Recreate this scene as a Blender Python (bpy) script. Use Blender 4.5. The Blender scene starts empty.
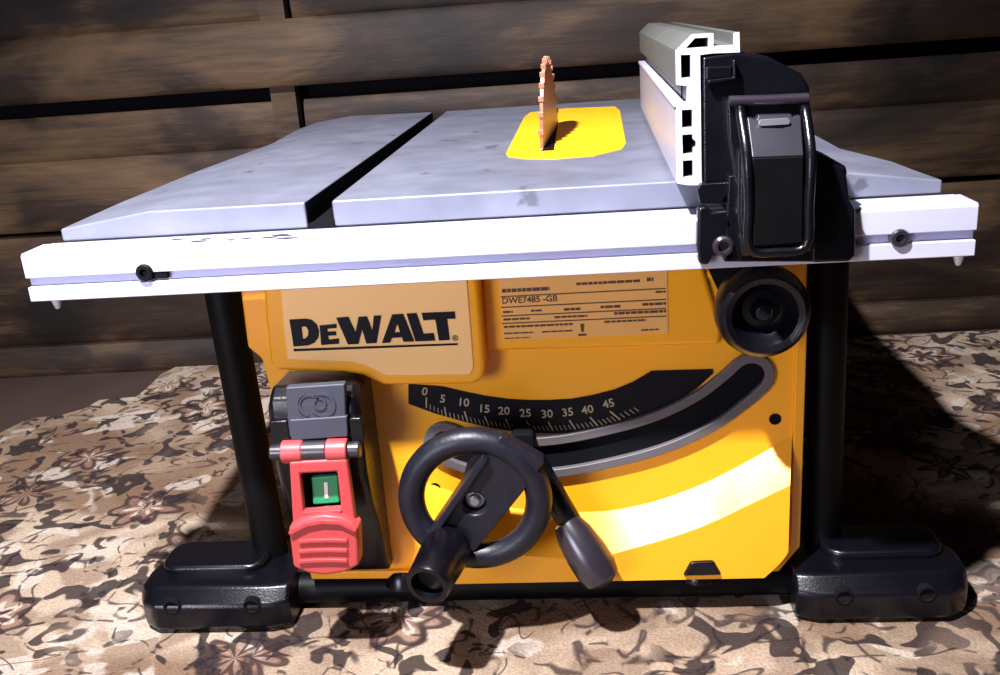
import bpy, bmesh, math, random
from mathutils import Vector, Matrix
import numpy as np
random.seed(4)
S = bpy.context.scene
COL = S.collection

# ------------------------------------------------------------------ camera
CX, CY, CZ = 0.0683, -0.6044, 0.4565
YAW, PITCH, ROLL, FPX = 0.0972, -0.3212, -0.074, 961.62
def cam_axes():
    cy, sy, cp, sp = math.cos(YAW), math.sin(YAW), math.cos(PITCH), math.sin(PITCH)
    f = Vector((-sy*cp, cy*cp, sp)); r = Vector((cy, sy, 0)); u = r.cross(f)
    c, s = math.cos(ROLL), math.sin(ROLL)
    return c*r+s*u, -s*r+c*u, f
R_, U_, F_ = cam_axes()
cam = bpy.data.cameras.new('camera'); cam.sensor_width = 36; cam.lens = FPX*36/1000
cam.clip_start = .02
cam_o = bpy.data.objects.new('camera', cam); COL.objects.link(cam_o)
m = Matrix((R_, U_, -F_)).transposed().to_4x4(); m.translation = (CX, CY, CZ)
cam_o.matrix_world = m
S.camera = cam_o

# ------------------------------------------------------------------ world, lamps, exposure
S.view_settings.view_transform = 'Standard'; S.view_settings.look = 'None'
S.view_settings.gamma = 1; S.view_settings.use_curve_mapping = False
S.view_settings.exposure = 0.0
w = bpy.data.worlds.new('world'); S.world = w; w.use_nodes = True
w.node_tree.nodes['Background'].inputs[0].default_value = (.6, .55, .9, 1)
w.node_tree.nodes['Background'].inputs[1].default_value = .01
def lamp(name, kind, loc, target, energy, color, size):
    l = bpy.data.lights.new(name, kind); l.energy = energy; l.color = color
    if kind == 'SPOT': l.spot_size = math.radians(88); l.spot_blend = .8; l.shadow_soft_size = size
    elif kind == 'AREA': l.shape = 'DISK'; l.size = size
    else: l.shadow_soft_size = size
    o = bpy.data.objects.new(name, l); COL.objects.link(o); o.location = loc
    o.rotation_euler = (Vector(target)-Vector(loc)).to_track_quat('-Z', 'Y').to_euler()
    return o
lamp('work_lamp', 'SPOT', (-.24, -.42, 1.2), (-.13, .03, .2), 215, (.96, .94, 1.0), .02)
lamp('window_light', 'AREA', (-.75, -1.25, .45), (-.1, .1, .2), 14, (.84, .84, 1.0), .5)

# ------------------------------------------------------------------ helpers
def hit(px, py, ax, v):
    """point of the real plane (axis ax = v) seen at this place of the 1000x675 photograph"""
    d = (px-500)/FPX*R_ - (py-337.5)/FPX*U_ + F_
    c = Vector((CX, CY, CZ)); t = (v-c[ax])/d[ax]
    return c+t*d
def XZ(pts, y): return [(hit(a, b, 1, y).x, hit(a, b, 1, y).z) for a, b in pts]
def XY(pts, z): return [(hit(a, b, 2, z).x, hit(a, b, 2, z).y) for a, b in pts]
def to3(a, b, v, ax):
    return Vector((a, v, b)) if ax == 'y' else Vector((a, b, v)) if ax == 'z' else Vector((v, a, b))
def prism(loops, v0, v1, ax='y', bm=None):
    """closed outline(s) (later loops are holes) given depth along an axis"""
    cu = bpy.data.curves.new('t', 'CURVE'); cu.dimensions = '2D'; cu.fill_mode = 'BOTH'; cu.extrude = .5
    for lp in loops:
        s = cu.splines.new('POLY'); s.points.add(len(lp)-1)
        for p, q in zip(s.points, lp): p.co = (q[0], q[1], 0, 1)
        s.use_cyclic_u = True
    o = bpy.data.objects.new('t', cu); me = bpy.data.meshes.new_from_object(o)
    bpy.data.objects.remove(o); bpy.data.curves.remove(cu)
    b = bmesh.new(); b.from_mesh(me); bpy.data.meshes.remove(me)
    for v in b.verts:
        t = v1 if v.co.z > 0 else v0
        v.co = to3(v.co.x, v.co.y, t, ax)
    bmesh.ops.remove_doubles(b, verts=b.verts, dist=1e-6)
    bmesh.ops.dissolve_limit(b, angle_limit=.01, verts=b.verts, edges=b.edges)
    bmesh.ops.recalc_face_normals(b, faces=b.faces)
    return join(bm, b)
def join(bm, b):
    if bm is None: return b
    me = bpy.data.meshes.new('t'); b.to_mesh(me); b.free(); bm.from_mesh(me); bpy.data.meshes.remove(me)
    return bm
def box(x0, x1, y0, y1, z0, z1, bm=None):
    b = bmesh.new(); bmesh.ops.create_cube(b, size=1)
    for v in b.verts: v.co = Vector(((x0+x1)/2+v.co.x*(x1-x0), (y0+y1)/2+v.co.y*(y1-y0), (z0+z1)/2+v.co.z*(z1-z0)))
    return join(bm, b)
def frame_of(d):
    d = Vector(d).normalized(); a = Vector((0, 0, 1)) if abs(d.z) < .9 else Vector((1, 0, 0))
    u = d.cross(a).normalized(); return u, d.cross(u).normalized()
def lathe(base, d, prof, n=40, bm=None, sx=1, sy=1):
    """prof: (radius, distance along d) rings"""
    b = bmesh.new(); base = Vector(base); d = Vector(d).normalized(); u, v = frame_of(d); rings = []
    for r, h in prof:
        rings.append([b.verts.new(base+d*h+(u*math.cos(2*math.pi*k/n)*sx+v*math.sin(2*math.pi*k/n)*sy)*max(r, 1e-5)) for k in range(n)])
    for A, B in zip(rings, rings[1:]):
        for k in range(n): b.faces.new((A[k], A[(k+1) % n], B[(k+1) % n], B[k]))
    b.faces.new(rings[0]); b.faces.new(rings[-1])
    bmesh.ops.remove_doubles(b, verts=b.verts, dist=2e-5)
    bmesh.ops.recalc_face_normals(b, faces=b.faces)
    return join(bm, b)
def tube(pts, r, n=14, bm=None, closed=False):
    b = bmesh.new(); P = [Vector(p) for p in pts]; rings = []; N = len(P); up = None
    rr = r if isinstance(r, (list, tuple)) else [r]*N
    for i, p in enumerate(P):
        a = P[(i-1) % N] if (closed or i) else p; c = P[(i+1) % N] if (closed or i < N-1) else p
        d = (c-a).normalized()
        if up is None: up, _ = frame_of(d)
        up = (up-d*up.dot(d)).normalized(); v = d.cross(up)
        rings.append([b.verts.new(p+(up*math.cos(2*math.pi*k/n)+v*math.sin(2*math.pi*k/n))*rr[i]) for k in range(n)])
    pairs = list(zip(rings, rings[1:])) + ([(rings[-1], rings[0])] if closed else [])
    for A, B in pairs:
        for k in range(n): b.faces.new((A[k], A[(k+1) % n], B[(k+1) % n], B[k]))
    if not closed: b.faces.new(rings[0]); b.faces.new(rings[-1])
    bmesh.ops.recalc_face_normals(b, faces=b.faces)
    return join(bm, b)
def smooth_path(pts, n=8, closed=False):
    P = [Vector(p) for p in pts]; out = []; N = len(P)
    for i in range(N if closed else N-1):
        g = lambda k: P[k % N] if closed else P[max(0, min(N-1, k))]
        p0, p1, p2, p3 = g(i-1), g(i), g(i+1), g(i+2)
        for k in range(n):
            t = k/n
            out.append(.5*((2*p1)+(p2-p0)*t+(2*p0-5*p1+4*p2-p3)*t*t+(3*p1-p0-3*p2+p3)*t**3))
    if not closed: out.append(P[-1])
    return out
def stroke(pts, w, cap=8):
    """outline of a thick rounded line in 2D"""
    P = [Vector(p) for p in pts]; L = []; R = []
    for i, p in enumerate(P):
        d = (P[min(i+1, len(P)-1)]-P[max(i-1, 0)]).normalized(); n = Vector((-d.y, d.x))
        L.append(p+n*w); R.append(p-n*w)
    d = (P[-1]-P[-2]).normalized(); n = Vector((-d.y, d.x)); e = []
    for k in range(1, cap): a = math.pi/2-math.pi*k/cap; e.append(P[-1]+d*math.cos(a)*w+n*math.sin(a)*w)
    d = (P[0]-P[1]).normalized(); n = Vector((-d.y, d.x)); s = []
    for k in range(1, cap): a = math.pi/2-math.pi*k/cap; s.append(P[0]+d*math.cos(a)*w+n*math.sin(a)*w)
    return [tuple(q) for q in L+e+R[::-1]+s]
def rrect(x0, x1, z0, z1, r, n=5):
    out = []
    for cx, cz, a0 in ((x1-r, z1-r, 0), (x0+r, z1-r, 90), (x0+r, z0+r, 180), (x1-r, z0+r, 270)):
        for k in range(n+1):
            a = math.radians(a0+90*k/n); out.append((cx+r*math.cos(a), cz+r*math.sin(a)))
    return out
def world_loc(o):
    v = Vector((0, 0, 0))
    while o is not None: v = v+o.location; o = o.parent
    return v
def obj(name, bm, mat, parent=None, bevel=0, seg=2, smooth=False, label=None, angle=35):
    off = world_loc(parent)
    for v in bm.verts: v.co -= off
    me = bpy.data.meshes.new(name); bm.to_mesh(me); bm.free()
    me.materials.append(mat)
    o = bpy.data.objects.new(name, me); COL.objects.link(o); o.parent = parent
    for p in me.polygons: p.use_smooth = True
    try: me.set_sharp_from_angle(angle=math.radians(angle))
    except Exception: pass
    if bevel:
        b = o.modifiers.new('bevel', 'BEVEL'); b.width = bevel; b.segments = seg; b.limit_method = 'ANGLE'; b.angle_limit = math.radians(30); b.harden_normals = True
    if label: o['label'] = label
    return o
def empty(name, loc, label, cat):
    o = bpy.data.objects.new(name, None); COL.objects.link(o); o.location = loc; o.empty_display_size = .05
    o['label'] = label; o['category'] = cat; return o
def text_bm(s, h, at, rot=0, y=0, th=.0003, bm=None, bold=0, align='CENTER'):
    """lettering standing in an XZ plane facing -Y; at = (x, z) of the centre"""
    cu = bpy.data.curves.new('t', 'FONT'); cu.body = s; cu.size = h*1.42; cu.align_x = align; cu.align_y = 'CENTER'
    cu.extrude = th; cu.offset = bold; cu.resolution_u = 3
    o = bpy.data.objects.new('t', cu); COL.objects.link(o); bpy.context.view_layer.update()
    me = bpy.data.meshes.new_from_object(o.evaluated_get(bpy.context.evaluated_depsgraph_get()))
    bpy.data.objects.remove(o); bpy.data.curves.remove(cu)
    b = bmesh.new(); b.from_mesh(me); bpy.data.meshes.remove(me)
    c, s_ = math.cos(rot), math.sin(rot)
    for v in b.verts: x, z, t = v.co; v.co = Vector((at[0]+x*c-z*s_, y-t, at[1]+x*s_+z*c))
    return join(bm, b)

# ------------------------------------------------------------------ materials
def srgb(r, g, b):
    f = lambda c: (c/255/12.92) if c/255 <= .04045 else ((c/255+.055)/1.055)**2.4
    return (f(r), f(g), f(b), 1)
def mat(name, col, rough=.5, metal=0, var=.06, scale=30, bump=.0, bscale=300, spec=.5, coat=0):
    m = bpy.data.materials.new(name); m.use_nodes = True; nt = m.node_tree; N = nt.nodes; L = nt.links
    p = N['Principled BSDF']; p.inputs['Metallic'].default_value = metal
    p.inputs['Specular IOR Level'].default_value = spec; p.inputs['Coat Weight'].default_value = coat
    tc = N.new('ShaderNodeTexCoord')
    n = N.new('ShaderNodeTexNoise'); n.inputs['Scale'].default_value = scale; n.inputs['Detail'].default_value = 6
    L.new(tc.outputs['Object'], n.inputs['Vector'])
    mx = N.new('ShaderNodeMix'); mx.data_type = 'RGBA'
    mx.inputs[6].default_value = tuple(max(0, c*(1-var*2)) for c in col[:3])+(1,); mx.inputs[7].default_value = tuple(min(1, c*(1+var*2)) for c in col[:3])+(1,)
    L.new(n.outputs['Fac'], mx.inputs[0]); L.new(mx.outputs[2], p.inputs['Base Color'])
    mr = N.new('ShaderNodeMapRange'); mr.inputs[3].default_value = max(0, rough-.06); mr.inputs[4].default_value = min(1, rough+.06)
    L.new(n.outputs['Fac'], mr.inputs[0]); L.new(mr.outputs[0], p.inputs['Roughness'])
    if bump:
        n2 = N.new('ShaderNodeTexNoise'); n2.inputs['Scale'].default_value = bscale; L.new(tc.outputs['Object'], n2.inputs['Vector'])
        bp = N.new('ShaderNodeBump'); bp.inputs['Strength'].default_value = bump; bp.inputs['Distance'].default_value = .001
        L.new(n2.outputs['Fac'], bp.inputs['Height']); L.new(bp.outputs[0], p.inputs['Normal'])
    return m
M_yellow = mat('yellow_plastic', (.94, .40, .008, 1), .31, spec=.8, var=.03, bump=.08, bscale=900)
M_badge = mat('badge_face', (1.0, .60, .24, 1), .35, var=.02)  # paler than the body plastic: soft frontal light put into the colour
M_insert = mat('yellow_insert', (.95, .47, .008, 1), .45, var=.08, scale=60)
M_black = mat('black_plastic', (.0022, .0022, .004, 1), .28, spec=.4, var=.15, bump=.15, bscale=700)
M_steel_black = mat('black_painted_steel', (.0015, .0015, .002, 1), .5, bump=.05, spec=.15)
M_grey_pl = mat('charcoal_plastic', (.04, .042, .062, 1), .5, bump=.1)
M_ring = mat('worn_black_rubber', (.006, .006, .012, 1), .42, spec=.4, var=.25, scale=80, bump=.2)
M_red = mat('red_plastic', (.44, .05, .052, 1), .4)
M_green = mat('green_plastic', (.02, .30, .12, 1), .4)
M_white = mat('white_print', (.8, .8, .8, 1), .6)
M_cream = mat('cream_print', (.42, .34, .22, 1), .6)
M_ink = mat('black_print', (.002, .002, .006, 1), .5, spec=.2)
M_lever = mat('lever_plastic', (.012, .012, .018, 1), .4)
M_grip = mat('grip_plastic', (.018, .014, .020, 1), .3, spec=.8)
M_alu = mat('cast_aluminium', (.17, .178, .23, 1), .44, metal=.25, var=.2, scale=22, bump=.15, bscale=120)
def add_spots(m, col, scale, th):
    nt = m.node_tree; N = nt.nodes; L = nt.links; p = N['Principled BSDF']; src = p.inputs['Base Color'].links[0].from_socket
    tc = N.new('ShaderNodeTexCoord'); n = N.new('ShaderNodeTexNoise'); n.inputs['Scale'].default_value = scale; n.inputs['Detail'].default_value = 4; L.new(tc.outputs['Object'], n.inputs['Vector'])
    r_ = N.new('ShaderNodeMapRange'); r_.inputs[1].default_value = th; r_.inputs[2].default_value = th+.05; r_.inputs[4].default_value = .7; L.new(n.outputs['Fac'], r_.inputs[0])
    x = N.new('ShaderNodeMix'); x.data_type = 'RGBA'; L.new(r_.outputs[0], x.inputs[0]); L.new(src, x.inputs[6]); x.inputs[7].default_value = col; L.new(x.outputs[2], p.inputs['Base Color'])
add_spots(M_alu, (.07, .07, .09, 1), 34, .67)
M_rail = mat('brushed_rail_aluminium', (.60, .60, .72, 1), .34, metal=.3, var=.04, bump=.05)
M_fence = mat('fence_aluminium', (.16, .165, .15, 1), .4, metal=.4, var=.06)
M_fence_lo = mat('pale_fence_reflection', (.40, .40, .48, 1), .38, metal=.3, var=.03)  # pale colour stands in for the tabletop mirrored in the lower face
M_cut = mat('sawn_aluminium_end', (.55, .54, .66, 1), .45, metal=.1)
M_hole = mat('dark_recess', (.004, .004, .006, 1), .8, spec=.1)
M_blade = mat('coppery_blade_steel', (.42, .18, .11, 1), .35, metal=.5, var=.2, scale=90)
M_steel = mat('zinc_steel', (.5, .5, .55, 1), .35, metal=.8)
M_rim = mat('grey_slot_rim', (.10, .09, .095, 1), .42, var=.1)
M_label = mat('rating_label_film', (.80, .42, .12, 1), .5, var=.03)

def wood_mat():
    m = bpy.data.materials.new('stained_fence_wood'); m.use_nodes = True; nt = m.node_tree; N = nt.nodes; L = nt.links; p = N['Principled BSDF']
    tc = N.new('ShaderNodeTexCoord')
    # boards differ from each other by a value per board height
    def noise(sc, scale, det=5, dist=0, rough=.5, off=(0, 0, 0)):
        mp = N.new('ShaderNodeMapping'); mp.inputs['Scale'].default_value = sc; mp.inputs['Location'].default_value = off; L.new(tc.outputs['Object'], mp.inputs['Vector'])
        n = N.new('ShaderNodeTexNoise'); n.inputs['Scale'].default_value = scale; n.inputs['Detail'].default_value = det; n.inputs['Distortion'].default_value = dist; n.inputs['Roughness'].default_value = rough
        L.new(mp.outputs[0], n.inputs['Vector']); return n
    big = noise((1, 1, 2.4), 4.5, 4, .6, off=(3.3, 0, 1))
    grain = noise((1.2, 1, 14), 10, 8, .8)
    fine = noise((3, 3, 60), 20, 4)
    knot = N.new('ShaderNodeTexVoronoi'); mp = N.new('ShaderNodeMapping'); mp.inputs['Scale'].default_value = (3.4, .1, 7.5); mp.inputs['Location'].default_value = (.42, 0, .3)
    L.new(tc.outputs['Object'], mp.inputs['Vector']); L.new(mp.outputs[0], knot.inputs['Vector']); knot.inputs['Scale'].default_value = 1
    cr = N.new('ShaderNodeValToRGB'); e = cr.color_ramp.elements
    e[0].position = .38; e[0].color = srgb(20, 13, 9); e[1].position = .66; e[1].color = srgb(94, 73, 50)
    k = e.new(.5); k.color = srgb(45, 31, 22)
    mm = N.new('ShaderNodeMath'); mm.operation = 'MULTIPLY_ADD'; mm.inputs[1].default_value = .2; L.new(grain.outputs['Fac'], mm.inputs[0])
    m2 = N.new('ShaderNodeMath'); m2.operation = 'MULTIPLY'; m2.inputs[1].default_value = .8; L.new(big.outputs['Fac'], m2.inputs[0]); L.new(m2.outputs[0], mm.inputs[2])
    L.new(mm.outputs[0], cr.inputs[0])
    kr = N.new('ShaderNodeMapRange'); kr.inputs[1].default_value = .05; kr.inputs[2].default_value = .22; L.new(knot.outputs['Distance'], kr.inputs[0])
    mx = N.new('ShaderNodeMix'); mx.data_type = 'RGBA'; mx.inputs[6].default_value = srgb(30, 20, 18); L.new(kr.outputs[0], mx.inputs[0]); L.new(cr.outputs[0], mx.inputs[7])
    L.new(mx.outputs[2], p.inputs['Base Color']); p.inputs['Roughness'].default_value = .62; p.inputs['Specular IOR Level'].default_value = .3
    bp = N.new('ShaderNodeBump'); bp.inputs['Strength'].default_value = .15; bp.inputs['Distance'].default_value = .002; L.new(fine.outputs['Fac'], bp.inputs['Height']); L.new(bp.outputs[0], p.inputs['Normal'])
    return m
M_wood = wood_mat()

def rug_mat():
    m = bpy.data.materials.new('patterned_rug_pile'); m.use_nodes = True; nt = m.node_tree; N = nt.nodes; L = nt.links; p = N['Principled BSDF']
    tc = N.new('ShaderNodeTexCoord')
    def mapn(loc=(0, 0, 0), sc=(1, 1, 1)):
        mp = N.new('ShaderNodeMapping'); mp.inputs['Location'].default_value = loc; mp.inputs['Scale'].default_value = sc
        L.new(tc.outputs['Object'], mp.inputs['Vector']); return mp.outputs[0]
    def noise(v, s, d=3, dist=0):
        n = N.new('ShaderNodeTexNoise'); n.inputs['Scale'].default_value = s; n.inputs['Detail'].default_value = d; n.inputs['Distortion'].default_value = dist; L.new(v, n.inputs['Vector']); return n.outputs['Fac']
    def math_(op, a, b=None):
        n = N.new('ShaderNodeMath'); n.operation = op
        for i, q in enumerate((a, b)):
            if q is None: continue
            if isinstance(q, (int, float)): n.inputs[i].default_value = q
            else: L.new(q, n.inputs[i])
        return n.outputs[0]
    def ramp(v, lo, hi):
        n = N.new('ShaderNodeMapRange'); n.inputs[1].default_value = lo; n.inputs[2].default_value = hi; L.new(v, n.inputs[0]); return n.outputs[0]
    def mix(f, a, b):
        n = N.new('ShaderNodeMix'); n.data_type = 'RGBA'
        if isinstance(f, (int, float)): n.inputs[0].default_value = f
        else: L.new(f, n.inputs[0])
        for i, q in ((6, a), (7, b)):
            if isinstance(q, tuple): n.inputs[i].default_value = q
            else: L.new(q, n.inputs[i])
        return n.outputs[2]
    base = mapn()
    f1 = noise(mapn((1.7, .4, 0)), 5, 3, .8)
    ground = mix(ramp(f1, .42, .58), srgb(142, 110, 82), srgb(204, 178, 148))
    area = ramp(noise(mapn((4.3, 7.2, 0)), 3.6, 1), .38, .46)
    def blob(v, s, th, d=1.2, det=1.5, e=.012): return ramp(noise(v, s, det, d), th-e, th+e)
    def line(v, s, wd, th=.5, d=1.2, det=1): return ramp(math_('ABSOLUTE', math_('SUBTRACT', noise(v, s, det, d), th)), wd*1.4, wd*.4)
    # palmettes: lobed flowers with an outline and a pale ring
    v = N.new('ShaderNodeTexVoronoi'); v.inputs['Scale'].default_value = 8.5; v.inputs['Randomness'].default_value = .75; L.new(base, v.inputs['Vector'])
    sub = N.new('ShaderNodeVectorMath'); sub.operation = 'SUBTRACT'; L.new(base, sub.inputs[0]); L.new(v.outputs['Position'], sub.inputs[1])
    sp = N.new('ShaderNodeSeparateXYZ'); L.new(sub.outputs[0], sp.inputs[0])
    ang = math_('ARCTAN2', sp.outputs[1], sp.outputs[0])
    lob = math_('MULTIPLY', math_('SINE', math_('MULTIPLY', ang, 7)), .045)
    dist = math_('ADD', math_('ADD', v.outputs['Distance'], lob), math_('MULTIPLY', noise(base, 30, 2), .16))
    flower = ramp(dist, .44, .42)
    edge = math_('MULTIPLY', flower, ramp(dist, .355, .385))
    core = ramp(dist, .24, .22)
    inner = math_('MULTIPLY', ramp(dist, .31, .29), ramp(dist, .24, .26))
    dots = blob(mapn((1.1, 5.5, 0)), 60, .47, .4, e=.04)
    vine = math_('MULTIPLY', math_('MAXIMUM', line(mapn((3.3, 3.1, 0)), 9, .013), line(mapn((6.6, 2.1, 0)), 13, .017)), dots)
    leaf = math_('MULTIPLY', blob(mapn((2.9, 8.1, 0)), 30, .57, 1.0), area)
    col = mix(math_('MULTIPLY', blob(mapn((.2, 3.1, 0)), 12, .54, .6, 2, .03), .55), ground, srgb(126, 92, 68))
    col = mix(math_('MULTIPLY', blob(mapn((7.2, 1.1, 0)), 16, .60, .8), .6), col, srgb(226, 212, 194))
    col = mix(math_('MULTIPLY', math_('MULTIPLY', flower, area), .65), col, srgb(150, 104, 84))
    col = mix(math_('MULTIPLY', math_('MULTIPLY', inner, area), .8), col, srgb(222, 206, 186))
    col = mix(math_('MULTIPLY', math_('MULTIPLY', core, area), .85), col, srgb(60, 44, 50))
    col = mix(math_('MULTIPLY', math_('MULTIPLY', edge, area), .85), col, srgb(44, 34, 42))
    col = mix(math_('MULTIPLY', vine, .85), col, srgb(46, 36, 42))
    col = mix(math_('MULTIPLY', leaf, .9), col, srgb(28, 24, 38))
    pile = noise(base, 420, 2)
    col = mix(math_('MULTIPLY', ramp(pile, .3, .7), .4), col, srgb(90, 70, 50))
    hs = N.new('ShaderNodeHueSaturation'); hs.inputs['Saturation'].default_value = .86; hs.inputs['Value'].default_value = .66; L.new(col, hs.inputs['Color']); col = hs.outputs[0]
    L.new(col, p.inputs['Base Color']); p.inputs['Roughness'].default_value = .95; p.inputs['Specular IOR Level'].default_value = .05
    bp = N.new('ShaderNodeBump'); bp.inputs['Strength'].default_value = .5; bp.inputs['Distance'].default_value = .002; L.new(pile, bp.inputs['Height']); L.new(bp.outputs[0], p.inputs['Normal'])
    return m
M_rug = rug_mat()
M_floor = mat('dark_ground_boards', srgb(58, 42, 36), .7, var=.2, scale=8)

# ------------------------------------------------------------------ setting
WY = .7156
def structure(o): o['kind'] = 'structure'; return o
structure(obj('floor', box(-1.8, 1.8, -1.4, .80, -.05, -.006), M_floor))
def board(z0, z1, y, thick, x0=-1.7, x1=1.7, bm=None, bulge=.004, lean=0):
    pts = [(y+thick, z0), (y+.003-lean, z0), (y-lean, z0+.004)]
    for k in range(1, 6):
        t = k/6; pts.append((y-bulge*math.sin(math.pi*t)-lean*(1-t), z0+(z1-z0)*t))
    pts += [(y, z1-.004), (y+.003, z1), (y+thick, z1)]
    return prism([pts], x0, x1, 'x', bm)
wb = None
for r in range(-1, 7):                                     # lapped boards: a proud lower lath and a recessed upper one, then a gap
    g = .211+.177*r
    if r == -1:
        wb = board(-.006, .038, WY-.006, .02, bm=wb, lean=.006)
        wb = board(.038, .204, WY+.006, .018, bm=wb)
    else:
        zz = g+.157
        zs = g+.097 if r != 1 else .474
        wb = board(g+(.0 if r else 0), zs, WY+.0, .024, bm=wb, lean=.007)
        wb = board(zs-.004, zz, WY+.012, .012, x1=-.347, bm=wb)
        wb = board(zs-.004, zz, WY+.012, .012, x0=-.306, bm=wb)
        wb = box(-.349, -.315, WY+.008, WY+.03, zs-.01, g+.18, bm=wb)
for v in wb.verts: v.co.y += .0236*v.co.x
structure(obj('wall_back', wb, M_wood))
gp = box(-1.75, 1.75, WY+.05, WY+.08, -.006, 1.45)
for v in gp.verts: v.co.y += .0236*v.co.x
o = structure(obj('wall_backing', gp, M_hole)); o.name = 'trim_1'
# rug
edge = [(-70, 470), (0, 432), (28, 418), (62, 414), (84, 408), (92, 400), (136, 396), (146, 388), (160, 374), (176, 366), (230, 361), (300, 357)]
rl = XY(edge, 0.0)
rl = [(-1.5, -1.15), (-1.5, .30)]+rl+[(-.2, WY-.034), (.5, WY-.013), (1.5, WY+.010), (1.5, -1.15)]
rg = obj('rug', prism([rl], -.0055, -.0004, 'z'), M_rug, bevel=.0015)
rg['label'] = 'worn beige oriental rug with dark scrolling pattern under the table saw'; rg['category'] = 'rug'

# ------------------------------------------------------------------ table saw
saw = empty('table_saw', (.03, .3, 0), 'yellow and black portable table saw with aluminium top, standing on the patterned rug', 'table saw')
YB = .07
ZT = .345
# --- body
body_px = [(239, 268), (241, 300), (247, 348), (261, 359), (272, 400), (312, 579), (676, 576), (684, 571), (691, 557), (712, 556), (717, 570), (724, 574), (779, 571), (800, 546), (808, 262)]
bl = XZ(body_px, YB)
bl[0] = (bl[0][0], .3175); bl[-1] = (bl[-1][0], .3175)
bmn = prism([bl], YB, .50)
body = obj('body', bmn, M_yellow, saw, bevel=.003)
# raised rim along the right side and the bottom
rim = [(797, 300), (790, 543), (774, 563), (724, 567), (724, 574), (779, 571), (800, 546), (808, 300)]
obj('panel_rim', prism([XZ(rim, YB-.003)], YB-.004, YB+.004), M_yellow, body, bevel=.0012)
rim = [(312, 579), (310, 571), (676, 568), (676, 576)]
obj('panel_rim', prism([XZ(rim, YB-.003)], YB-.004, YB+.004), M_yellow, body, bevel=.0012)
# upper panel step
step = XZ([(484, 352), (720, 345), (722, 330), (690, 272), (484, 280)], YB-.006); step[-1] = (step[-1][0], .316); step[-2] = (step[-2][0], .316)
obj('upper_panel', prism([step], YB-.006, YB+.002), M_yellow, body, bevel=.004, seg=4)
# curved facet below the slot: real tilted band that faces a little upwards
def facet():
    top = smooth_path([(*q, 0) for q in XZ([(425, 482), (500, 506), (583, 512), (640, 505), (695, 487), (744, 463), (792, 436)], YB)], 6)
    bot = smooth_path([(*q, 0) for q in XZ([(425, 534), (500, 552), (583, 558), (640, 546), (700, 527), (750, 504), (790, 485)], YB-.021)], 6)
    low = XZ([(425, 570), (790, 562)], YB-.021)
    b = bmesh.new(); rows = [[], [], [], [], []]; n = len(top)
    for i, (a, c) in enumerate(zip(top, bot)):
        rows[0].append(b.verts.new((a.x, YB+.001, a.y)))
        rows[1].append(b.verts.new((a.x, YB-.0004, a.y)))
        rows[2].append(b.verts.new((c.x, YB-.0215, c.y)))
        x = c.x; z = .0345 if i < n-4 else .0345+.0055*(i-n+5)
        rows[3].append(b.verts.new((x, YB-.0215, z))); rows[4].append(b.verts.new((x, YB+.001, z)))
    for A, B in zip(rows, rows[1:]+rows[:1]):
        for i in range(n-1): b.faces.new((A[i], A[i+1], B[i+1], B[i]))
    b.faces.new([r[0] for r in rows]); b.faces.new([r[-1] for r in rows])
    bmesh.ops.recalc_face_normals(b, faces=b.faces)
    return b
obj('curved_facet', facet(), M_yellow, body)
for q in [(775, 419), (435, 488)]:
    c = hit(*q, 1, YB)
    obj('screw_hole', lathe((c.x, YB+.001, c.z), (0, -1, 0), [(.0045, 0), (.0045, .0016), (.0036, .0016), (.003, .0012)], 20), M_hole, body)
# dark opening behind the adjusting knob
op = XZ([(694, 268), (733, 322), (745, 330), (760, 268)], YB-.007); op[0] = (op[0][0], .30); op[-1] = (op[-1][0], .30)
obj('knob_opening', prism([op], YB-.0075, YB), M_hole, body)

nq = XZ([(683, 577), (691, 563), (714, 562), (722, 576)], YB-.0245)
obj('tube_clamp_cover', prism([nq], YB-.0245, YB-.0005), M_black, saw, bevel=.002)
# --- badge with the maker's lettering
YBD = .046
bd = [(262, 278), (265, 320), (270, 362), (276, 371), (345, 373), (362, 376), (384, 386), (474, 385), (483, 379), (485, 368), (479, 286), (476, 276)]
bp_ = XZ(bd, YBD); bp_[0] = (bp_[0][0], .289); bp_[-1] = (bp_[-1][0], .289)
badge = obj('badge', prism([bp_], YBD, YB+.004), M_yellow, saw, bevel=.006, seg=4)
bf = [(281, 292), (284, 330), (288, 360), (349, 362), (366, 366), (386, 376), (470, 375), (474, 368), (468, 290)]
bq = XZ(bf, YBD-.001); bq[0] = (bq[0][0], .283); bq[-1] = (bq[-1][0], .283)
obj('badge_face', prism([bq], YBD-.0012, YBD+.001), M_badge, badge, bevel=.001)
def z5(pts): return XZ([(x*.3+220, y*.3+260) for x, y in pts], YBD-.0012)
L5 = [
 [[(232, 198), (285, 195), (305, 199), (322, 213), (330, 235), (328, 258), (316, 275), (296, 284), (246, 288)], [(272, 222), (276, 262), (286, 260), (294, 250), (295, 236), (290, 224), (284, 221)]],
 [[(332, 218), (388, 212), (389, 226), (358, 229), (359, 239), (386, 237), (388, 250), (361, 252), (363, 265), (396, 261), (398, 278), (338, 283)]],
 [[(388, 192), (428, 189), (452, 240), (462, 189), (490, 187), (508, 236), (513, 185), (538, 184), (522, 276), (488, 278), (474, 230), (462, 279), (427, 281)]],
 [[(574, 181), (610, 179), (648, 271), (612, 272), (607, 257), (574, 259), (567, 275), (540, 276)], [(582, 241), (601, 240), (591, 212)]],
 [[(622, 178), (655, 176), (679, 245), (712, 243), (718, 268), (652, 271)]],
 [[(672, 176), (782, 171), (785, 195), (757, 196), (766, 266), (730, 268), (718, 198), (678, 201)]],
 [[(246, 296), (792, 277), (792, 283), (246, 304)]],
]
lb = None
for g in L5: lb = prism([z5(l) for l in g], YBD-.0018, YBD-.001, bm=lb)
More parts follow.
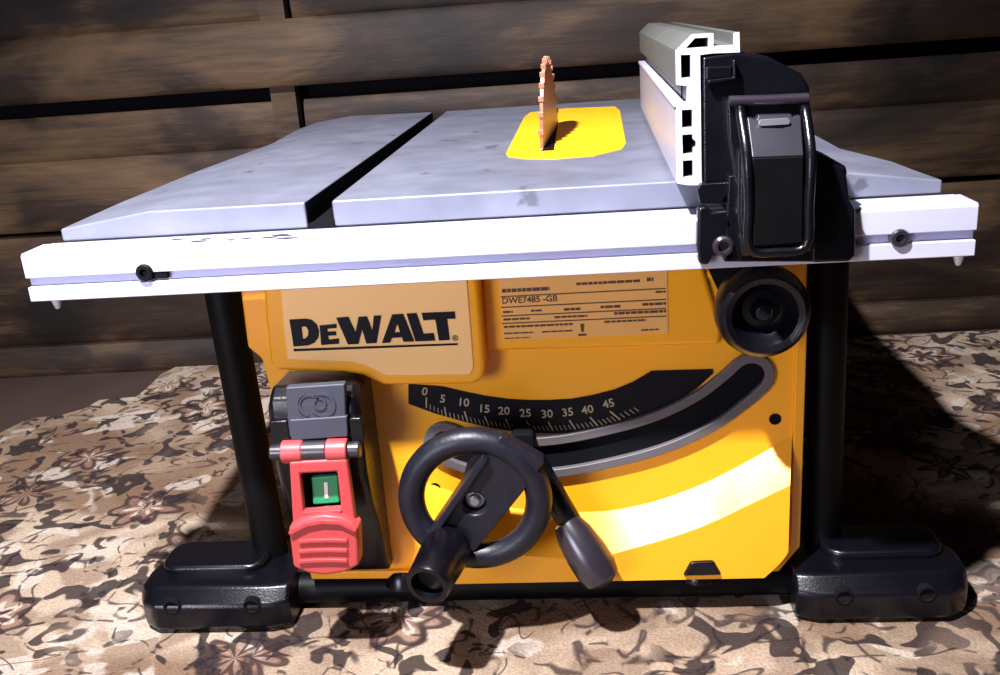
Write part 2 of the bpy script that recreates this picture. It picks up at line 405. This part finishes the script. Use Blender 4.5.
c = z5([(784, 261)])[0]; lb = text_bm('®', .004, c, y=YBD-.0014, bm=lb)
obj('lettering', lb, M_ink, badge, label='black maker\'s lettering, underlined')

# --- rating label
YL = YB-.0065
cs = XZ([(500, 283), (667, 274), (668, 333), (503, 340)], YL)
cs[0] = (cs[0][0], cs[0][1]+.004); cs[1] = (cs[1][0], cs[1][1]+.004)
label = obj('rating_label', prism([cs], YL-.0004, YL+.001), M_label, saw)
def LP(u, v):                                             # u along, v down the label, 0..1
    a = Vector(cs[0]).lerp(Vector(cs[1]), u); b = Vector(cs[3]).lerp(Vector(cs[2]), u); return a.lerp(b, v)
lt = None
for v_ in (.29, .46, .60, .72): 
    lt = prism([[tuple(LP(.0, v_)), tuple(LP(.99, v_)), tuple(LP(.99, v_+.018)), tuple(LP(.0, v_+.018))]], YL-.0006, YL-.0003, bm=lt)
p_ = LP(.175, .37); lt = text_bm('DWE7485 -GB', .0046, p_, math.radians(.0), YL-.0005, .0001, lt, bold=.00015)
def dashes(u0, u1, v0, h, n):
    h = h*.8
    global lt
    x = u0
    while x < u1:
        wd = random.uniform(.02, .05)
        lt = prism([[tuple(LP(x, v0)), tuple(LP(min(x+wd, u1), v0)), tuple(LP(min(x+wd, u1), v0+h)), tuple(LP(x, v0+h))]], YL-.0006, YL-.0003, bm=lt)
        x += wd+.004
for a, b_, v0, h in [(0.01, .3, .18, .07), (.46, .84, .14, .05), (.88, .92, .12, .07), (.93, .99, .33, .04), (.01, .07, .53, .04), (.18, .25, .53, .04), (.38, .48, .53, .05), (.6, .72, .52, .05), (.85, .99, .51, .05),
                 (.01, .17, .65, .04), (.32, .52, .65, .04), (.68, .99, .63, .05), (.01, .43, .77, .04), (.62, .87, .76, .04), (.01, .19, .88, .03), (.24, .43, .88, .03), (.84, .95, .92, .03), (.01, .17, .965, .02)]:
    dashes(a, b_, v0, h, 0)
lt = prism([[tuple(LP(.46, .95)), tuple(LP(.51, .95)), tuple(LP(.51, .985)), tuple(LP(.46, .985))]], YL-.0006, YL-.0003, bm=lt)
lt = prism([[tuple(LP(.475, .79)), tuple(LP(.50, .79)), tuple(LP(.495, .92)), tuple(LP(.48, .92))]], YL-.0006, YL-.0003, bm=lt)
obj('print', lt, mat('label_print', (.09, .04, .015, 1), .6), label)

# --- bevel scale
def z6(pts, y): return XZ([(x*.43+400, y_*.43+260) for x, y_ in pts], y)
sc = [(20, 288), (60, 290), (100, 293), (150, 305), (200, 315), (250, 322), (300, 325), (350, 325), (400, 322), (450, 313), (500, 300), (545, 281), (585, 257), (727, 253), (728, 262), (690, 297), (640, 330), (600, 352), (560, 370), (500, 387), (450, 395), (400, 400), (350, 402), (300, 400), (250, 395), (200, 386), (150, 375), (80, 355), (20, 333)]
scale = obj('bevel_scale', prism([z6(sc, YB)], YB-.0012, YB+.001), M_ink, saw)
nb = None
for s_, q, a in [('0', (58, 305), -16), ('5', (100, 322), -12), ('10', (148, 330), -9), ('15', (196, 345), -7), ('20', (242, 350), -3), ('25', (292, 355), 0), ('30', (342, 357), 2), ('35', (390, 353), 6), ('40', (436, 347), 10), ('45', (485, 333), 14)]:
    nb = text_bm(s_, .0064, z6([q], YB)[0], math.radians(a), YB-.0014, .0002, nb, bold=.0001)
ta = [(62, 318, 62, 342), (104, 340, 108, 362), (150, 350, 158, 374), (197, 362, 207, 384), (246, 368, 256, 390), (295, 374, 307, 394), (345, 375, 356, 395), (394, 371, 408, 392), (442, 364, 460, 384), (488, 350, 512, 370)]
def tick(x0, y0, x1, y1, w_):
    global nb
    a, b_ = z6([(x0, y0), (x1, y1)], YB); a = Vector(a); b_ = Vector(b_); n = (b_-a).normalized(); n = Vector((-n.y, n.x))*w_
    nb = prism([[tuple(a+n), tuple(b_+n), tuple(b_-n), tuple(a-n)]], YB-.0016, YB-.001, bm=nb)
for t in ta: tick(*t, .0005)
for a, b_ in zip(ta, ta[1:]+[(545, 330, 566, 345)]):
    for k in range(1, 5):
        t = k/5; q = [a[i]*(1-t)+b_[i]*t for i in range(4)]
        tick(q[0]*.5+q[2]*.5, q[1]*.5+q[3]*.5, q[2], q[3], .00025)
obj('numerals', nb, M_cream, scale, label='cream numbers and tick marks')

# --- bevel slot
cl = XZ([(750, 374), (733, 389), (707, 408), (669, 427), (625, 441), (561, 454), (510, 456), (470, 451), (446, 441)], YB)
cl = [Vector((p.x, p.y)) for p in smooth_path([(*q, 0) for q in cl], 5)]
rimo = obj('slot_rim', prism([stroke(cl, .0172), stroke(cl, .0102)], YB-.005, YB+.001), M_rim, saw, bevel=.0015, seg=3)
obj('slot_opening', prism([stroke(cl, .0101)], YB-.0006, YB+.001), M_hole, rimo)

# --- tabletop
SL0, SL1 = -.1225, -.104
left = [hit(58, 227, 1, .0416).x, .0416]
ol = [(-.302, .0416)]+XY([(120, 201), (196, 171), (272, 146)], .336)+XY([(281, 137), (298, 127), (318, 121)], .339)+XY([(345, 116)], .345)
yb_ = .668
ol = ol+[(SL0, yb_)]
lp = ol+[(SL0, .0416)]
orr = XY([(894, 160), (841, 151), (816, 137)], .338)
rp = [(SL1, .0416), (SL1, yb_), (.262, yb_)]+orr[::-1]+[(.298, .075), (.3025, .0416)]
def slab(loop):
    b = prism([loop], .3265, ZT, 'z')
    for s in (-1, 1):
        bmesh.ops.bisect_plane(b, geom=b.verts[:]+b.edges[:]+b.faces[:], plane_co=(s*.235, 0, 0), plane_no=(1, 0, 0))
    for v in b.verts:
        if v.co.z > ZT-.001:
            t = max(0, abs(v.co.x)-.235)/.068; v.co.z -= .0095*t
    return b
tb = slab(lp); tb = join(tb, slab(rp))
tb = box(-.285, .255, .045, .56, .318, .3268, tb)
top = obj('tabletop', tb, M_alu, saw, bevel=.0018, seg=3)
obj('miter_slot', prism([[(SL0-.0002, .3262), (SL1+.0002, .3262), (SL1+.0002, .3325), (SL1-.0006, .3325), (SL1-.0006, .3300), (SL0+.0005, .3300), (SL0+.0005, ZT-.0004), (SL0-.0002, ZT-.0004)]], .0410, yb_-.001), M_hole, top, label='groove in the tabletop, its shade put into a dark liner')  # near-black liner paints the shade inside the groove
ip = [(506, 154), (508, 157), (525, 159), (555, 159.3), (595, 156), (622, 149.5), (626, 144), (623, 126), (620, 111), (615, 107), (565, 109), (530, 113), (524, 118)]
il = XY(ip, ZT)
ins = obj('throat_plate', prism([il], ZT-.001, ZT+.0008, 'z'), M_insert, saw, bevel=.0004, label='bright yellow plate around the blade')
BX = .0395
obj('blade_slot', prism([[(BX-.005, .222), (BX+.006, .222), (BX+.006, .455), (BX-.005, .455)]], ZT+.0004, ZT+.0010, 'z'), M_hole, ins)

# --- blade
bb = bmesh.new(); R0, nt_ = .105, 40; lp_ = []
for k in range(nt_):
    a = 2*math.pi*k/nt_; s = 2*math.pi/nt_
    for da, rr in ((0, R0), (.10*s, R0-.0005), (.32*s, R0-.0075), (.62*s, R0-.0045), (.97*s, R0-.0012)):
        lp_.append((.331-(rr*math.cos(a+da)), .3125+rr*math.sin(a+da)))
blade = obj('saw_blade', prism([lp_], BX-.0014, BX+.0014, 'x'), M_blade, saw, label='coppery toothed blade rising through the yellow plate')
tt = None
for k in range(nt_):
    a = 2*math.pi*k/nt_
    c = Vector((BX, .331-(R0-.001)*math.cos(a), .3125+(R0-.001)*math.sin(a)))
    if c.z > .347: tt = box(BX-.0024, BX+.0024, c.y-.0022, c.y+.0022, c.z-.0022, c.z+.0022, tt)
obj('carbide_teeth', tt, M_blade, blade, bevel=.0004)

# --- front rail
prof = [(.0, .2945), (.0, .3047), (.0055, .3047), (.0055, .3108), (.0, .3108), (.0, .3262), (.0018, .328), (.030, .328), (.0305, .326), (.0415, .326), (.0415, .2945)]
rail = obj('front_rail', prism([prof], -.310, .310, 'x'), M_rail, saw, bevel=.0008)
obj('rail_slot', box(-.3095, .3095, .0048, .0056, .3050, .3105), mat('rail_slot_shade', (.40, .40, .56, 1), .5, metal=.3), rail)
for q in [(143, 273.5), (901, 239)]:
    c = hit(*q, 1, -.003)
    obj('rail_screw', lathe((c.x, .004, c.z), (0, -1, 0), [(.0058, 0), (.0058, .0055), (.0050, .0066), (.0028, .0066), (.0026, .004), (.0, .004)], 24), M_steel_black if q[0] < 500 else M_grip, rail)
for q, a in [((57, 303), 0), ((958, 264), 1)]:
    c = hit(*q, 1, .01)
    obj('rail_peg', lathe((c.x, .01, .2955), (0, 0, -1), [(.0035, 0), (.0032, .004), (.0018, .0085), (.0012, .0092)], 16), M_rail, rail)
c = hit(143, 273, 1, 0)
obj('pointer_strip', box(c.x+.003, c.x+.016, .0008, .0056, .3062, .3100), M_hole, rail)
# rear rail, mostly hidden
obj('rear_rail', box(-.29, .29, .660, .69, .296, .325), M_rail, saw, bevel=.001)

# --- tube frame and feet
def leg(x0, z0, x1, z1, y): return tube([(x0, y, z0), (x1, y, z1)], .0142, 24)
obj('leg', leg(-.2155, .325, -.210, .02, .10), M_steel_black, saw)
obj('leg', leg(.2455, .325, .2500, .02, .10), M_steel_black, saw)
obj('leg', leg(-.155, .325, -.15, .0, .53), M_steel_black, saw)
obj('leg', leg(.195, .325, .195, .0, .53), M_steel_black, saw)
obj('base_tube', tube([(-.20, .078, .0150), (.24, .078, .0150)], .0128, 24), M_steel_black, saw)
obj('base_tube', tube([(-.15, .53, .014), (.195, .53, .014)], .0128, 20), M_steel_black, saw)
for q in ((401, 577), (700, 571)):
    c = hit(*q, 1, .064)
    b_ = lathe((c.x, .074, .022), (0, 0, 1), [(.016, 0), (.014, .008), (.010, .0125), (.004, .0135)], 20)
    obj('tube_clamp', b_, M_black, saw)
def foot(x0, x1, out):
    """boot around the tube end: faceted block, rounded outer end, raised rear saddle; out = -1 left, 1 right"""
    y0, y1 = .036, .112; xa, xb = (x0, x1) if out < 0 else (x1, x0)      # xa outer
    st = [(0, .55), (.05, .80), (.14, 1), (.88, 1), (1.0, .86)]
    pr = [(0, .005), (.0, .026), (.011, .038), (.04, .039), (.062, .037), (.076, .024), (.076, .006), (.068, 0), (.008, 0)]
    b = bmesh.new(); rings = []
    for t, s in st:
        x = xa+(xb-xa)*t
        rings.append([b.verts.new((x, y0+.038+(p[0]-.038)*s, (p[1]-.016)*(.5+.5*s)+.016 if p[1] > .01 else p[1])) for p in pr])
    for A, B in zip(rings, rings[1:]):
        for k in range(len(A)): b.faces.new((A[k], A[(k+1) % len(A)], B[(k+1) % len(A)], B[k]))
    b.faces.new(rings[0]); b.faces.new(rings[-1]); bmesh.ops.recalc_face_normals(b, faces=b.faces)
    f = obj('foot', b, M_black, saw, bevel=.0035, seg=3)
    xs0 = xa+(xb-xa)*.10; xs1 = xa+(xb-xa)*.80; xl, xh = min(xs0, xs1), max(xs0, xs1)
    sd = prism([rrect(xl, xh, .064, .108, .016)], .028, .0455, 'z')
    obj('foot_saddle', sd, M_black, f, bevel=.004, seg=3)
    return f
fl = foot(-.308, -.180, -1); fr = foot(.217, .348, 1)
for f, qs in ((fl, [(172, 607), (252, 606)]), (fr, [(844, 597), (927, 594)])):
    for q in qs:
        c = hit(*q, 1, .036)
        obj('bolt_socket', lathe((c.x, .040, c.z), (0, -1, 0), [(.0072, 0), (.0072, .0046), (.0055, .0052), (.0045, .003), (0, .003)], 20), M_hole, f)

# --- hand wheel
wc = hit(475, 499, 1, .02); wc = Vector((wc.x, .02, wc.z))
hw = None
pts = [wc+Vector((math.cos(a)*.0468, 0, math.sin(a)*.0468)) for a in [2*math.pi*k/64 for k in range(64)]]
wheel = obj('hand_wheel', tube(pts, .0098, 20, closed=True), M_ring, saw, label='black elevation wheel with crank handle')
poly = XZ([(480, 457), (500, 436), (545, 462), (522, 494), (474, 553), (428, 534)], .012)
hc = Vector((wc.x, wc.z))
circ = [(hc.x+.0085*math.cos(2*math.pi*k/24), hc.y+.0085*math.sin(2*math.pi*k/24)) for k in range(24)]
obj('spoke_plate', prism([poly, circ], .012, .026), M_ring, wheel, bevel=.002)
rb = prism([XZ([(482, 457), (430, 532), (436, 536), (488, 460)], .006)], .006, .013)
obj('spoke_rib', rb, M_ring, wheel, bevel=.001)
obj('wheel_bolt', lathe((wc.x, .024, wc.z), (0, -1, 0), [(.007, 0), (.007, .004), (.0048, .0045), (.0044, .0075), (.003, .0085)], 20), M_steel, wheel)
obj('wheel_shaft', lathe((wc.x, .026, wc.z), (0, 1, 0), [(.014, 0), (.012, .02), (.012, .06)], 24), M_hole, wheel)
h0 = hit(451, 541, 1, .014); h1 = hit(427, 586, 1, -.036); dd = h1-h0; ln = dd.length
handle = lathe(h0, dd, [(.0125, 0), (.0165, .004), (.0178, ln*.35), (.0165, ln*.7), (.0160, ln-.002), (.0150, ln), (.0118, ln), (.0105, ln-.010), (.0, ln-.012)], 32)
obj('crank_handle', handle, M_black, wheel)

# --- bevel lock lever
l0 = hit(532, 462, 1, .050); l1 = hit(575, 530, 1, .040)
lever = obj('bevel_lock_lever', tube([l0, l0.lerp(l1, .5), l1], [.011, .010, .009], 16), M_black, saw)
g0 = hit(566, 522, 1, .040); g1 = hit(606, 584, 1, .022); gd = g1-g0; gl = gd.length
grip = lathe(g0, gd, [(.004, -.003), (.0105, .0), (.0140, gl*.2), (.0160, gl*.5), (.0160, gl*.75), (.0135, gl*.92), (.006, gl)], 28)
obj('lever_grip', grip, M_grip, lever)
c = hit(523, 441, 1, YB-.01)
obj('bevel_pointer', prism([rrect(c.x-.0085, c.x+.0085, c.z-.011, c.z+.008, .003)], YB-.016, YB), M_hole, saw, bevel=.001)
c = hit(420, 425, 1, YB)

# --- fence adjusting knob
kc = hit(766, 317, 1, .0)
kn = lathe((kc.x, .031, kc.z), (0, -1, 0), [(.024, 0), (.0295, .004), (.0310, .012), (.0310, .020), (.0290, .027), (.0255, .030), (.0215, .0285), (.0185, .022), (.0165, .016), (.0125, .013), (.0078, .0135), (.0065, .020), (.0050, .0225), (.0028, .0232)], 48)
knob = obj('adjusting_knob', kn, M_black, saw)
obj('knob_shaft', lathe((kc.x, .030, kc.z), (0, 1, 0), [(.008, 0), (.008, .04)], 20), M_steel_black, knob)

# --- switch
prof = [(.071, .2115), (.034, .2135), (.024, .207), (.021, .196), (.021, .150), (.028, .118), (.046, .085), (.050, .052), (.056, .044), (.071, .043)]
x0 = hit(267, 430, 1, .021).x; x1 = hit(361, 430, 1, .021).x
hb = bmesh.new(); rings = []
for x, s in ((x0, .0), (x0+.005, 1), (x1-.004, 1), (x1, .55)):
    rings.append([hb.verts.new((x, p[0] if s == 1 else p[0]+(.071-p[0])*(1-s)*.12, p[1]+(0 if s == 1 else (-.010*(1-s) if p[1] > .19 else 0)))) for p in prof])
for A, B in zip(rings, rings[1:]):
    for k in range(len(A)): hb.faces.new((A[k], A[(k+1) % len(A)], B[(k+1) % len(A)], B[k]))
hb.faces.new(rings[0]); hb.faces.new(rings[-1])
bmesh.ops.recalc_face_normals(hb, faces=hb.faces)
sw = obj('switch_housing', hb, M_black, saw, bevel=.003, seg=3)
# lockout panel with raised emblem
pa = XZ([(286, 387), (345, 383), (347, 433), (289, 437)], .018)
pn = obj('lockout_panel', prism([pa], .0165, .024), M_grey_pl, sw, bevel=.0012)
pb = XZ([(289, 420), (347, 416), (348, 437), (291, 441)], .015)
obj('lockout_flap', prism([pb], .0148, .020), M_grey_pl, sw, bevel=.0012)
cc = hit(316, 405, 1, .0165); em = None
arc = lambda cx, cz, r, a0, a1, n=14: [(cx+r*math.cos(math.radians(a0+(a1-a0)*k/n)), cz+r*math.sin(math.radians(a0+(a1-a0)*k/n))) for k in range(n+1)]
for st_, wd in ((arc(cc.x-.004, cc.z, .008, 40, 250), .0009), (arc(cc.x+.005, cc.z, .0085, -150, 120), .0009), (arc(cc.x+.003, cc.z+.001, .0042, 0, 330), .0008), (arc(cc.x-.001, cc.z-.002, .0125, 120, 250), .0007)):
    em = prism([stroke(st_, wd, 4)], .0156, .0167, bm=em)
obj('emblem', em, M_grey_pl, pn)
# side ears
for q0, q1 in (((270, 420), (288, 417)), ((349, 417), (362, 414))):
    a = hit(*q0, 1, .018); b = hit(*q1, 1, .018)
    obj('housing_ear', prism([rrect(a.x, b.x, a.z-.020, a.z, .002)], .0155, .024), M_black, sw, bevel=.0012)
# hinge
hz = hit(315, 452, 1, .012).z; hy = .014
def cyl(px0, px1, r, m_, nm, par):
    a = hit(px0, 452, 1, .010).x; b = hit(px1, 451, 1, .010).x
    return obj(nm, lathe((a, hy, hz), (1, 0, 0), [(r*.9, 0), (r, .0008), (r, b-a-.0008), (r*.9, b-a)], 28), m_, par)
cyl(301, 326, .0078, M_grip, 'hinge_barrel', sw)
cyl(269, 281, .0058, M_grip, 'hinge_pin', sw); cyl(347, 359, .0058, M_grip, 'hinge_pin', sw)
pad = cyl(281, 302, .0086, M_red, 'stop_paddle', saw)
pad['label'] = 'red hinged stop paddle'
cyl(326, 347, .0086, M_red, 'paddle_knuckle', pad)
fo = XZ([(289, 462), (347, 459), (358, 535), (294, 538)], .006); fi = XZ([(300, 474), (337, 472), (341, 508), (304, 511)], .006)
def bend(b):                                              # the paddle leans outwards going down
    for v in b.verts: v.co.y -= max(0, (hz-v.co.z))*.02
    return b
obj('paddle_frame', bend(prism([fo, fi], .006, .013)), M_red, pad, bevel=.0018, seg=3)
lo = XZ([(288, 528), (303, 519), (322, 515), (340, 517), (354, 524), (358, 530), (359, 566), (345, 573), (325, 576), (308, 574), (293, 568)], -.002)
obj('paddle_pad', prism([lo], -.002, .014), M_red, pad, bevel=.0035, seg=3)
rb = None
for yy in (541, 551, 561):
    s_ = XZ([(300, yy+.6), (312, yy-.5), (330, yy-1), (346, yy-.5)], -.003); rb = prism([stroke(s_, .0013, 5)], -.0042, -.001, bm=rb)
obj('grip_rib', rb, M_red, pad, bevel=.0007)
rb = None
s_ = XZ([(291, 532), (306, 524), (322, 521), (340, 522), (355, 529)], -.003); rb = prism([stroke(s_, .0016, 5)], -.0046, -.001, bm=rb)
for yy in (512, 519):
    s_ = XZ([(304, yy+1), (340, yy-1)], .004); rb = prism([stroke(s_, .0012, 5)], .0028, .006, bm=rb)
obj('grip_rib', rb, M_red, pad, bevel=.0007)
gb = XZ([(311, 477), (338, 475), (340, 503), (313, 505)], .017)
btn = obj('start_button', prism([gb], .0165, .024), M_green, sw, bevel=.0015)
gi = XZ([(324, 482), (327.5, 482), (328.5, 498), (325, 498)], .0165)
obj('start_mark', prism([gi], .0160, .0168), M_white, btn)
obj('button_well', prism([XZ([(297, 470), (341, 467), (345, 512), (300, 515)], .021)], .0195, .0225), M_hole, sw)

# ------------------------------------------------------------------ rip fence
fence = empty('rip_fence', (.16, .02, .33), 'aluminium rip fence with black clamp head, clamped on the saw\'s front rail', 'fence')
def z3(pts, y=.0): return XZ([(x*.26667+620, z*.26667) for x, z in pts], y)
FY = .0
outer = z3([(212, 688), (210, 388), (262, 386), (262, 318), (211, 316), (209, 190), (270, 128), (345, 124), (345, 138), (425, 133), (425, 122), (447, 120), (449, 196), (345, 196), (300, 206), (303, 420), (306, 690), (255, 694)])
# channel open to the right on top
outer = z3([(214, 688), (211, 388), (250, 386), (250, 322), (210, 318), (208, 190), (270, 128), (350, 124), (350, 172), (425, 168), (425, 124), (447, 120), (449, 196), (345, 200), (300, 206), (303, 420), (306, 694), (255, 694)])
holes = [z3(h) for h in ([(246, 181), (280, 143), (330, 140), (330, 175)], [(227, 206), (264, 205), (265, 290), (229, 292)], [(231, 412), (270, 410), (271, 476), (232, 478)], [(233, 505), (271, 503), (272, 520), (284, 530), (284, 548), (273, 556), (273, 574), (235, 577)], [(235, 602), (272, 600), (273, 660), (236, 664)])]
beam = obj('fence_beam', prism([outer]+holes, FY+.0006, .50), M_fence, fence, bevel=.0)
obj('beam_end', prism([outer]+holes, FY-.0006, FY+.0008), M_cut, beam, label='pale sawn end of the hollow beam')
lowx = z3([(213, 560)])[0][0]
zt_, zb_ = z3([(211, 392)])[0][1], z3([(211, 686)])[0][1]
obj('reflection_face', box(lowx-.0006, lowx+.0008, FY+.001, .499, zb_, zt_), M_fence_lo, beam)  # thin skin carrying the painted reflection
li = z3([(209, 384), (209, 392)])[0]
obj('ledge', box(lowx-.0018, lowx+.006, FY, .5, zt_-.0012, zt_+.0012), M_cut, beam)
inn = z3([(248, 660), (268, 660), (268, 200), (248, 200)])
obj('beam_core', prism([inn], .03, .032), M_hole, beam)

# clamp head
def hd(pts, y0, y1, name, m_, par, bv=.002, yy=None): return obj(name, prism([XZ(pts, yy if yy is not None else y0)], y0, y1), m_, par, bevel=bv, seg=3)
head = hd([(702, 57), (738, 52), (770, 57), (802, 74), (810, 88), (811, 130), (815, 178), (703, 184)], -.0008, .045, 'clamp_head', M_black, fence)
hd([(706, 80), (732, 77), (732, 66), (706, 67)], -.005, -.0004, 'head_rib', M_black, head, .001)
hd([(733, 77), (733, 60), (736, 60), (737, 80), (708, 84), (708, 80)], -.007, -.0004, 'head_rib', M_black, head, .0008)
hd([(729, 176), (818, 172), (824, 262), (724, 262)], -.010, -.0008, 'head_skirt', M_black, head, .001)
# left and right clamp flanges over the rail
hd([(698, 208), (706, 206), (712, 212), (728, 210), (734, 226), (728, 232), (738, 258), (728, 263), (722, 254), (712, 258), (708, 266), (699, 264), (697, 245)], -.010, -.0008, 'clamp_flange', M_black, head, .002)
hd([(697, 190), (700, 204), (730, 204), (730, 182), (700, 184)], -.006, -.0008, 'clamp_pad', M_black, head, .001)
hd([(812, 156), (846, 168), (850, 200), (856, 210), (856, 256), (850, 262), (812, 263)], -.012, -.0008, 'clamp_flange', M_black, head, .002)
hd([(806, 148), (846, 166), (848, 176), (812, 176)], -.0008, .055, 'clamp_shoulder', M_black, head, .002, yy=.0)
# lever frame: a rounded tube frame standing off the head
fr_ = [hit(*q, 1, yy) for q, yy in (((741, 106), -.024), ((741, 116), -.026), ((747, 157), -.040), ((749, 205), -.040), ((750, 248), -.038), ((776, 252), -.038), ((806, 246), -.038), ((809, 205), -.040), ((811, 156), -.040), ((806, 114), -.026), ((804, 105), -.024))]
obj('lever_frame', tube(smooth_path(fr_, 4), .0030, 14), M_black, head)
obj('frame_crossbar', tube([hit(729, 101, 1, -.024), hit(768, 100, 1, -.024), hit(808, 98, 1, -.024)], .0030, 14), M_grip, head)
hd([(727, 100), (809, 98), (815, 130), (816, 175), (812, 254), (742, 258), (736, 180), (729, 140)], -.022, -.0008, 'lever_housing', M_black, head, .002, yy=-.024)
hd([(739, 150), (813, 148), (816, 175), (812, 253), (743, 257), (738, 215)], -.034, -.020, 'lever_housing', M_black, head, .003, yy=-.034)
# lever: upper tongue sloping back, lower blade upright
lv = bmesh.new()
def quadplate(q, ys, t, b):
    f = [b.verts.new(hit(*p, 1, y)) for p, y in zip(q, ys)]; k = [b.verts.new(v.co+Vector((0, t, 0))) for v in f]
    b.faces.new(f); b.faces.new(k[::-1])
    for i in range(len(f)): j = (i+1) % len(f); b.faces.new((f[i], f[j], k[j], k[i]))
quadplate([(747, 117), (757, 119), (758, 115), (792, 114), (793, 117), (801, 115), (804, 156), (752, 158)], [-.028]*6+[-.042, -.042], .006, lv)
bmesh.ops.recalc_face_normals(lv, faces=lv.faces)
lev = obj('clamp_lever', lv, M_lever, head, bevel=.0012, label='charcoal clamping lever')
l2 = bmesh.new(); quadplate([(752, 158), (804, 156), (803, 243), (753, 247)], [-.042, -.042, -.040, -.040], .006, l2)
bmesh.ops.recalc_face_normals(l2, faces=l2.faces)
obj('lever_blade', l2, M_steel_black, lev, bevel=.001)
c0 = hit(759, 119, 1, -.0305); c1 = hit(789, 122, 1, -.0305)
obj('lever_mark', prism([rrect(c0.x, c1.x, c1.z-.001, c0.z-.0005, .0012)], -.0325, -.0285), M_steel, lev)
c = hit(723, 246, 1, -.01)
obj('clamp_screw', lathe((c.x, -.008, c.z), (0, -1, 0), [(.0066, 0), (.0066, .004), (.0052, .0055), (.0036, .0055), (.0032, .003), (.0, .003)], 20), M_grip, head)
c = hit(727, 199, 1, .0)
obj('clamp_pin', lathe((c.x, .006, c.z), (0, -1, 0), [(.005, 0), (.005, .010), (.0035, .012)], 18), M_steel_black, head)

for o_ in (beam, *beam.children):                          # the beam stands a hair out of square with the table
    for v in o_.data.vertices: v.co.x += .021*max(0, v.co.y)

for o_ in (blade, *blade.children):
    piv = Vector((BX, .331, 0))-world_loc(saw); rot = Matrix.Rotation(math.radians(-3), 4, 'Z')
    for v in o_.data.vertices: v.co = rot @ (v.co-piv) + piv

# dirt on the rail's top face and on the table in front of the blade
st = None; random.seed(9)
for k in range(11):
    c_ = hit(random.uniform(186, 300), 234, 2, .328); yy = random.uniform(.004, .022)
    rr_ = random.uniform(.0012, .004); pl = [(c_.x+rr_*2.2*math.cos(a)*random.uniform(.6, 1.2), yy+rr_*math.sin(a)*random.uniform(.6, 1.2)) for a in [k2*.7 for k2 in range(9)]]
    st = prism([pl], .3278, .3282, 'z', st)
obj('dirt_mark', st, mat('dirt', (.03, .025, .04, 1), .8), rail, label='dark dirt on the rail')
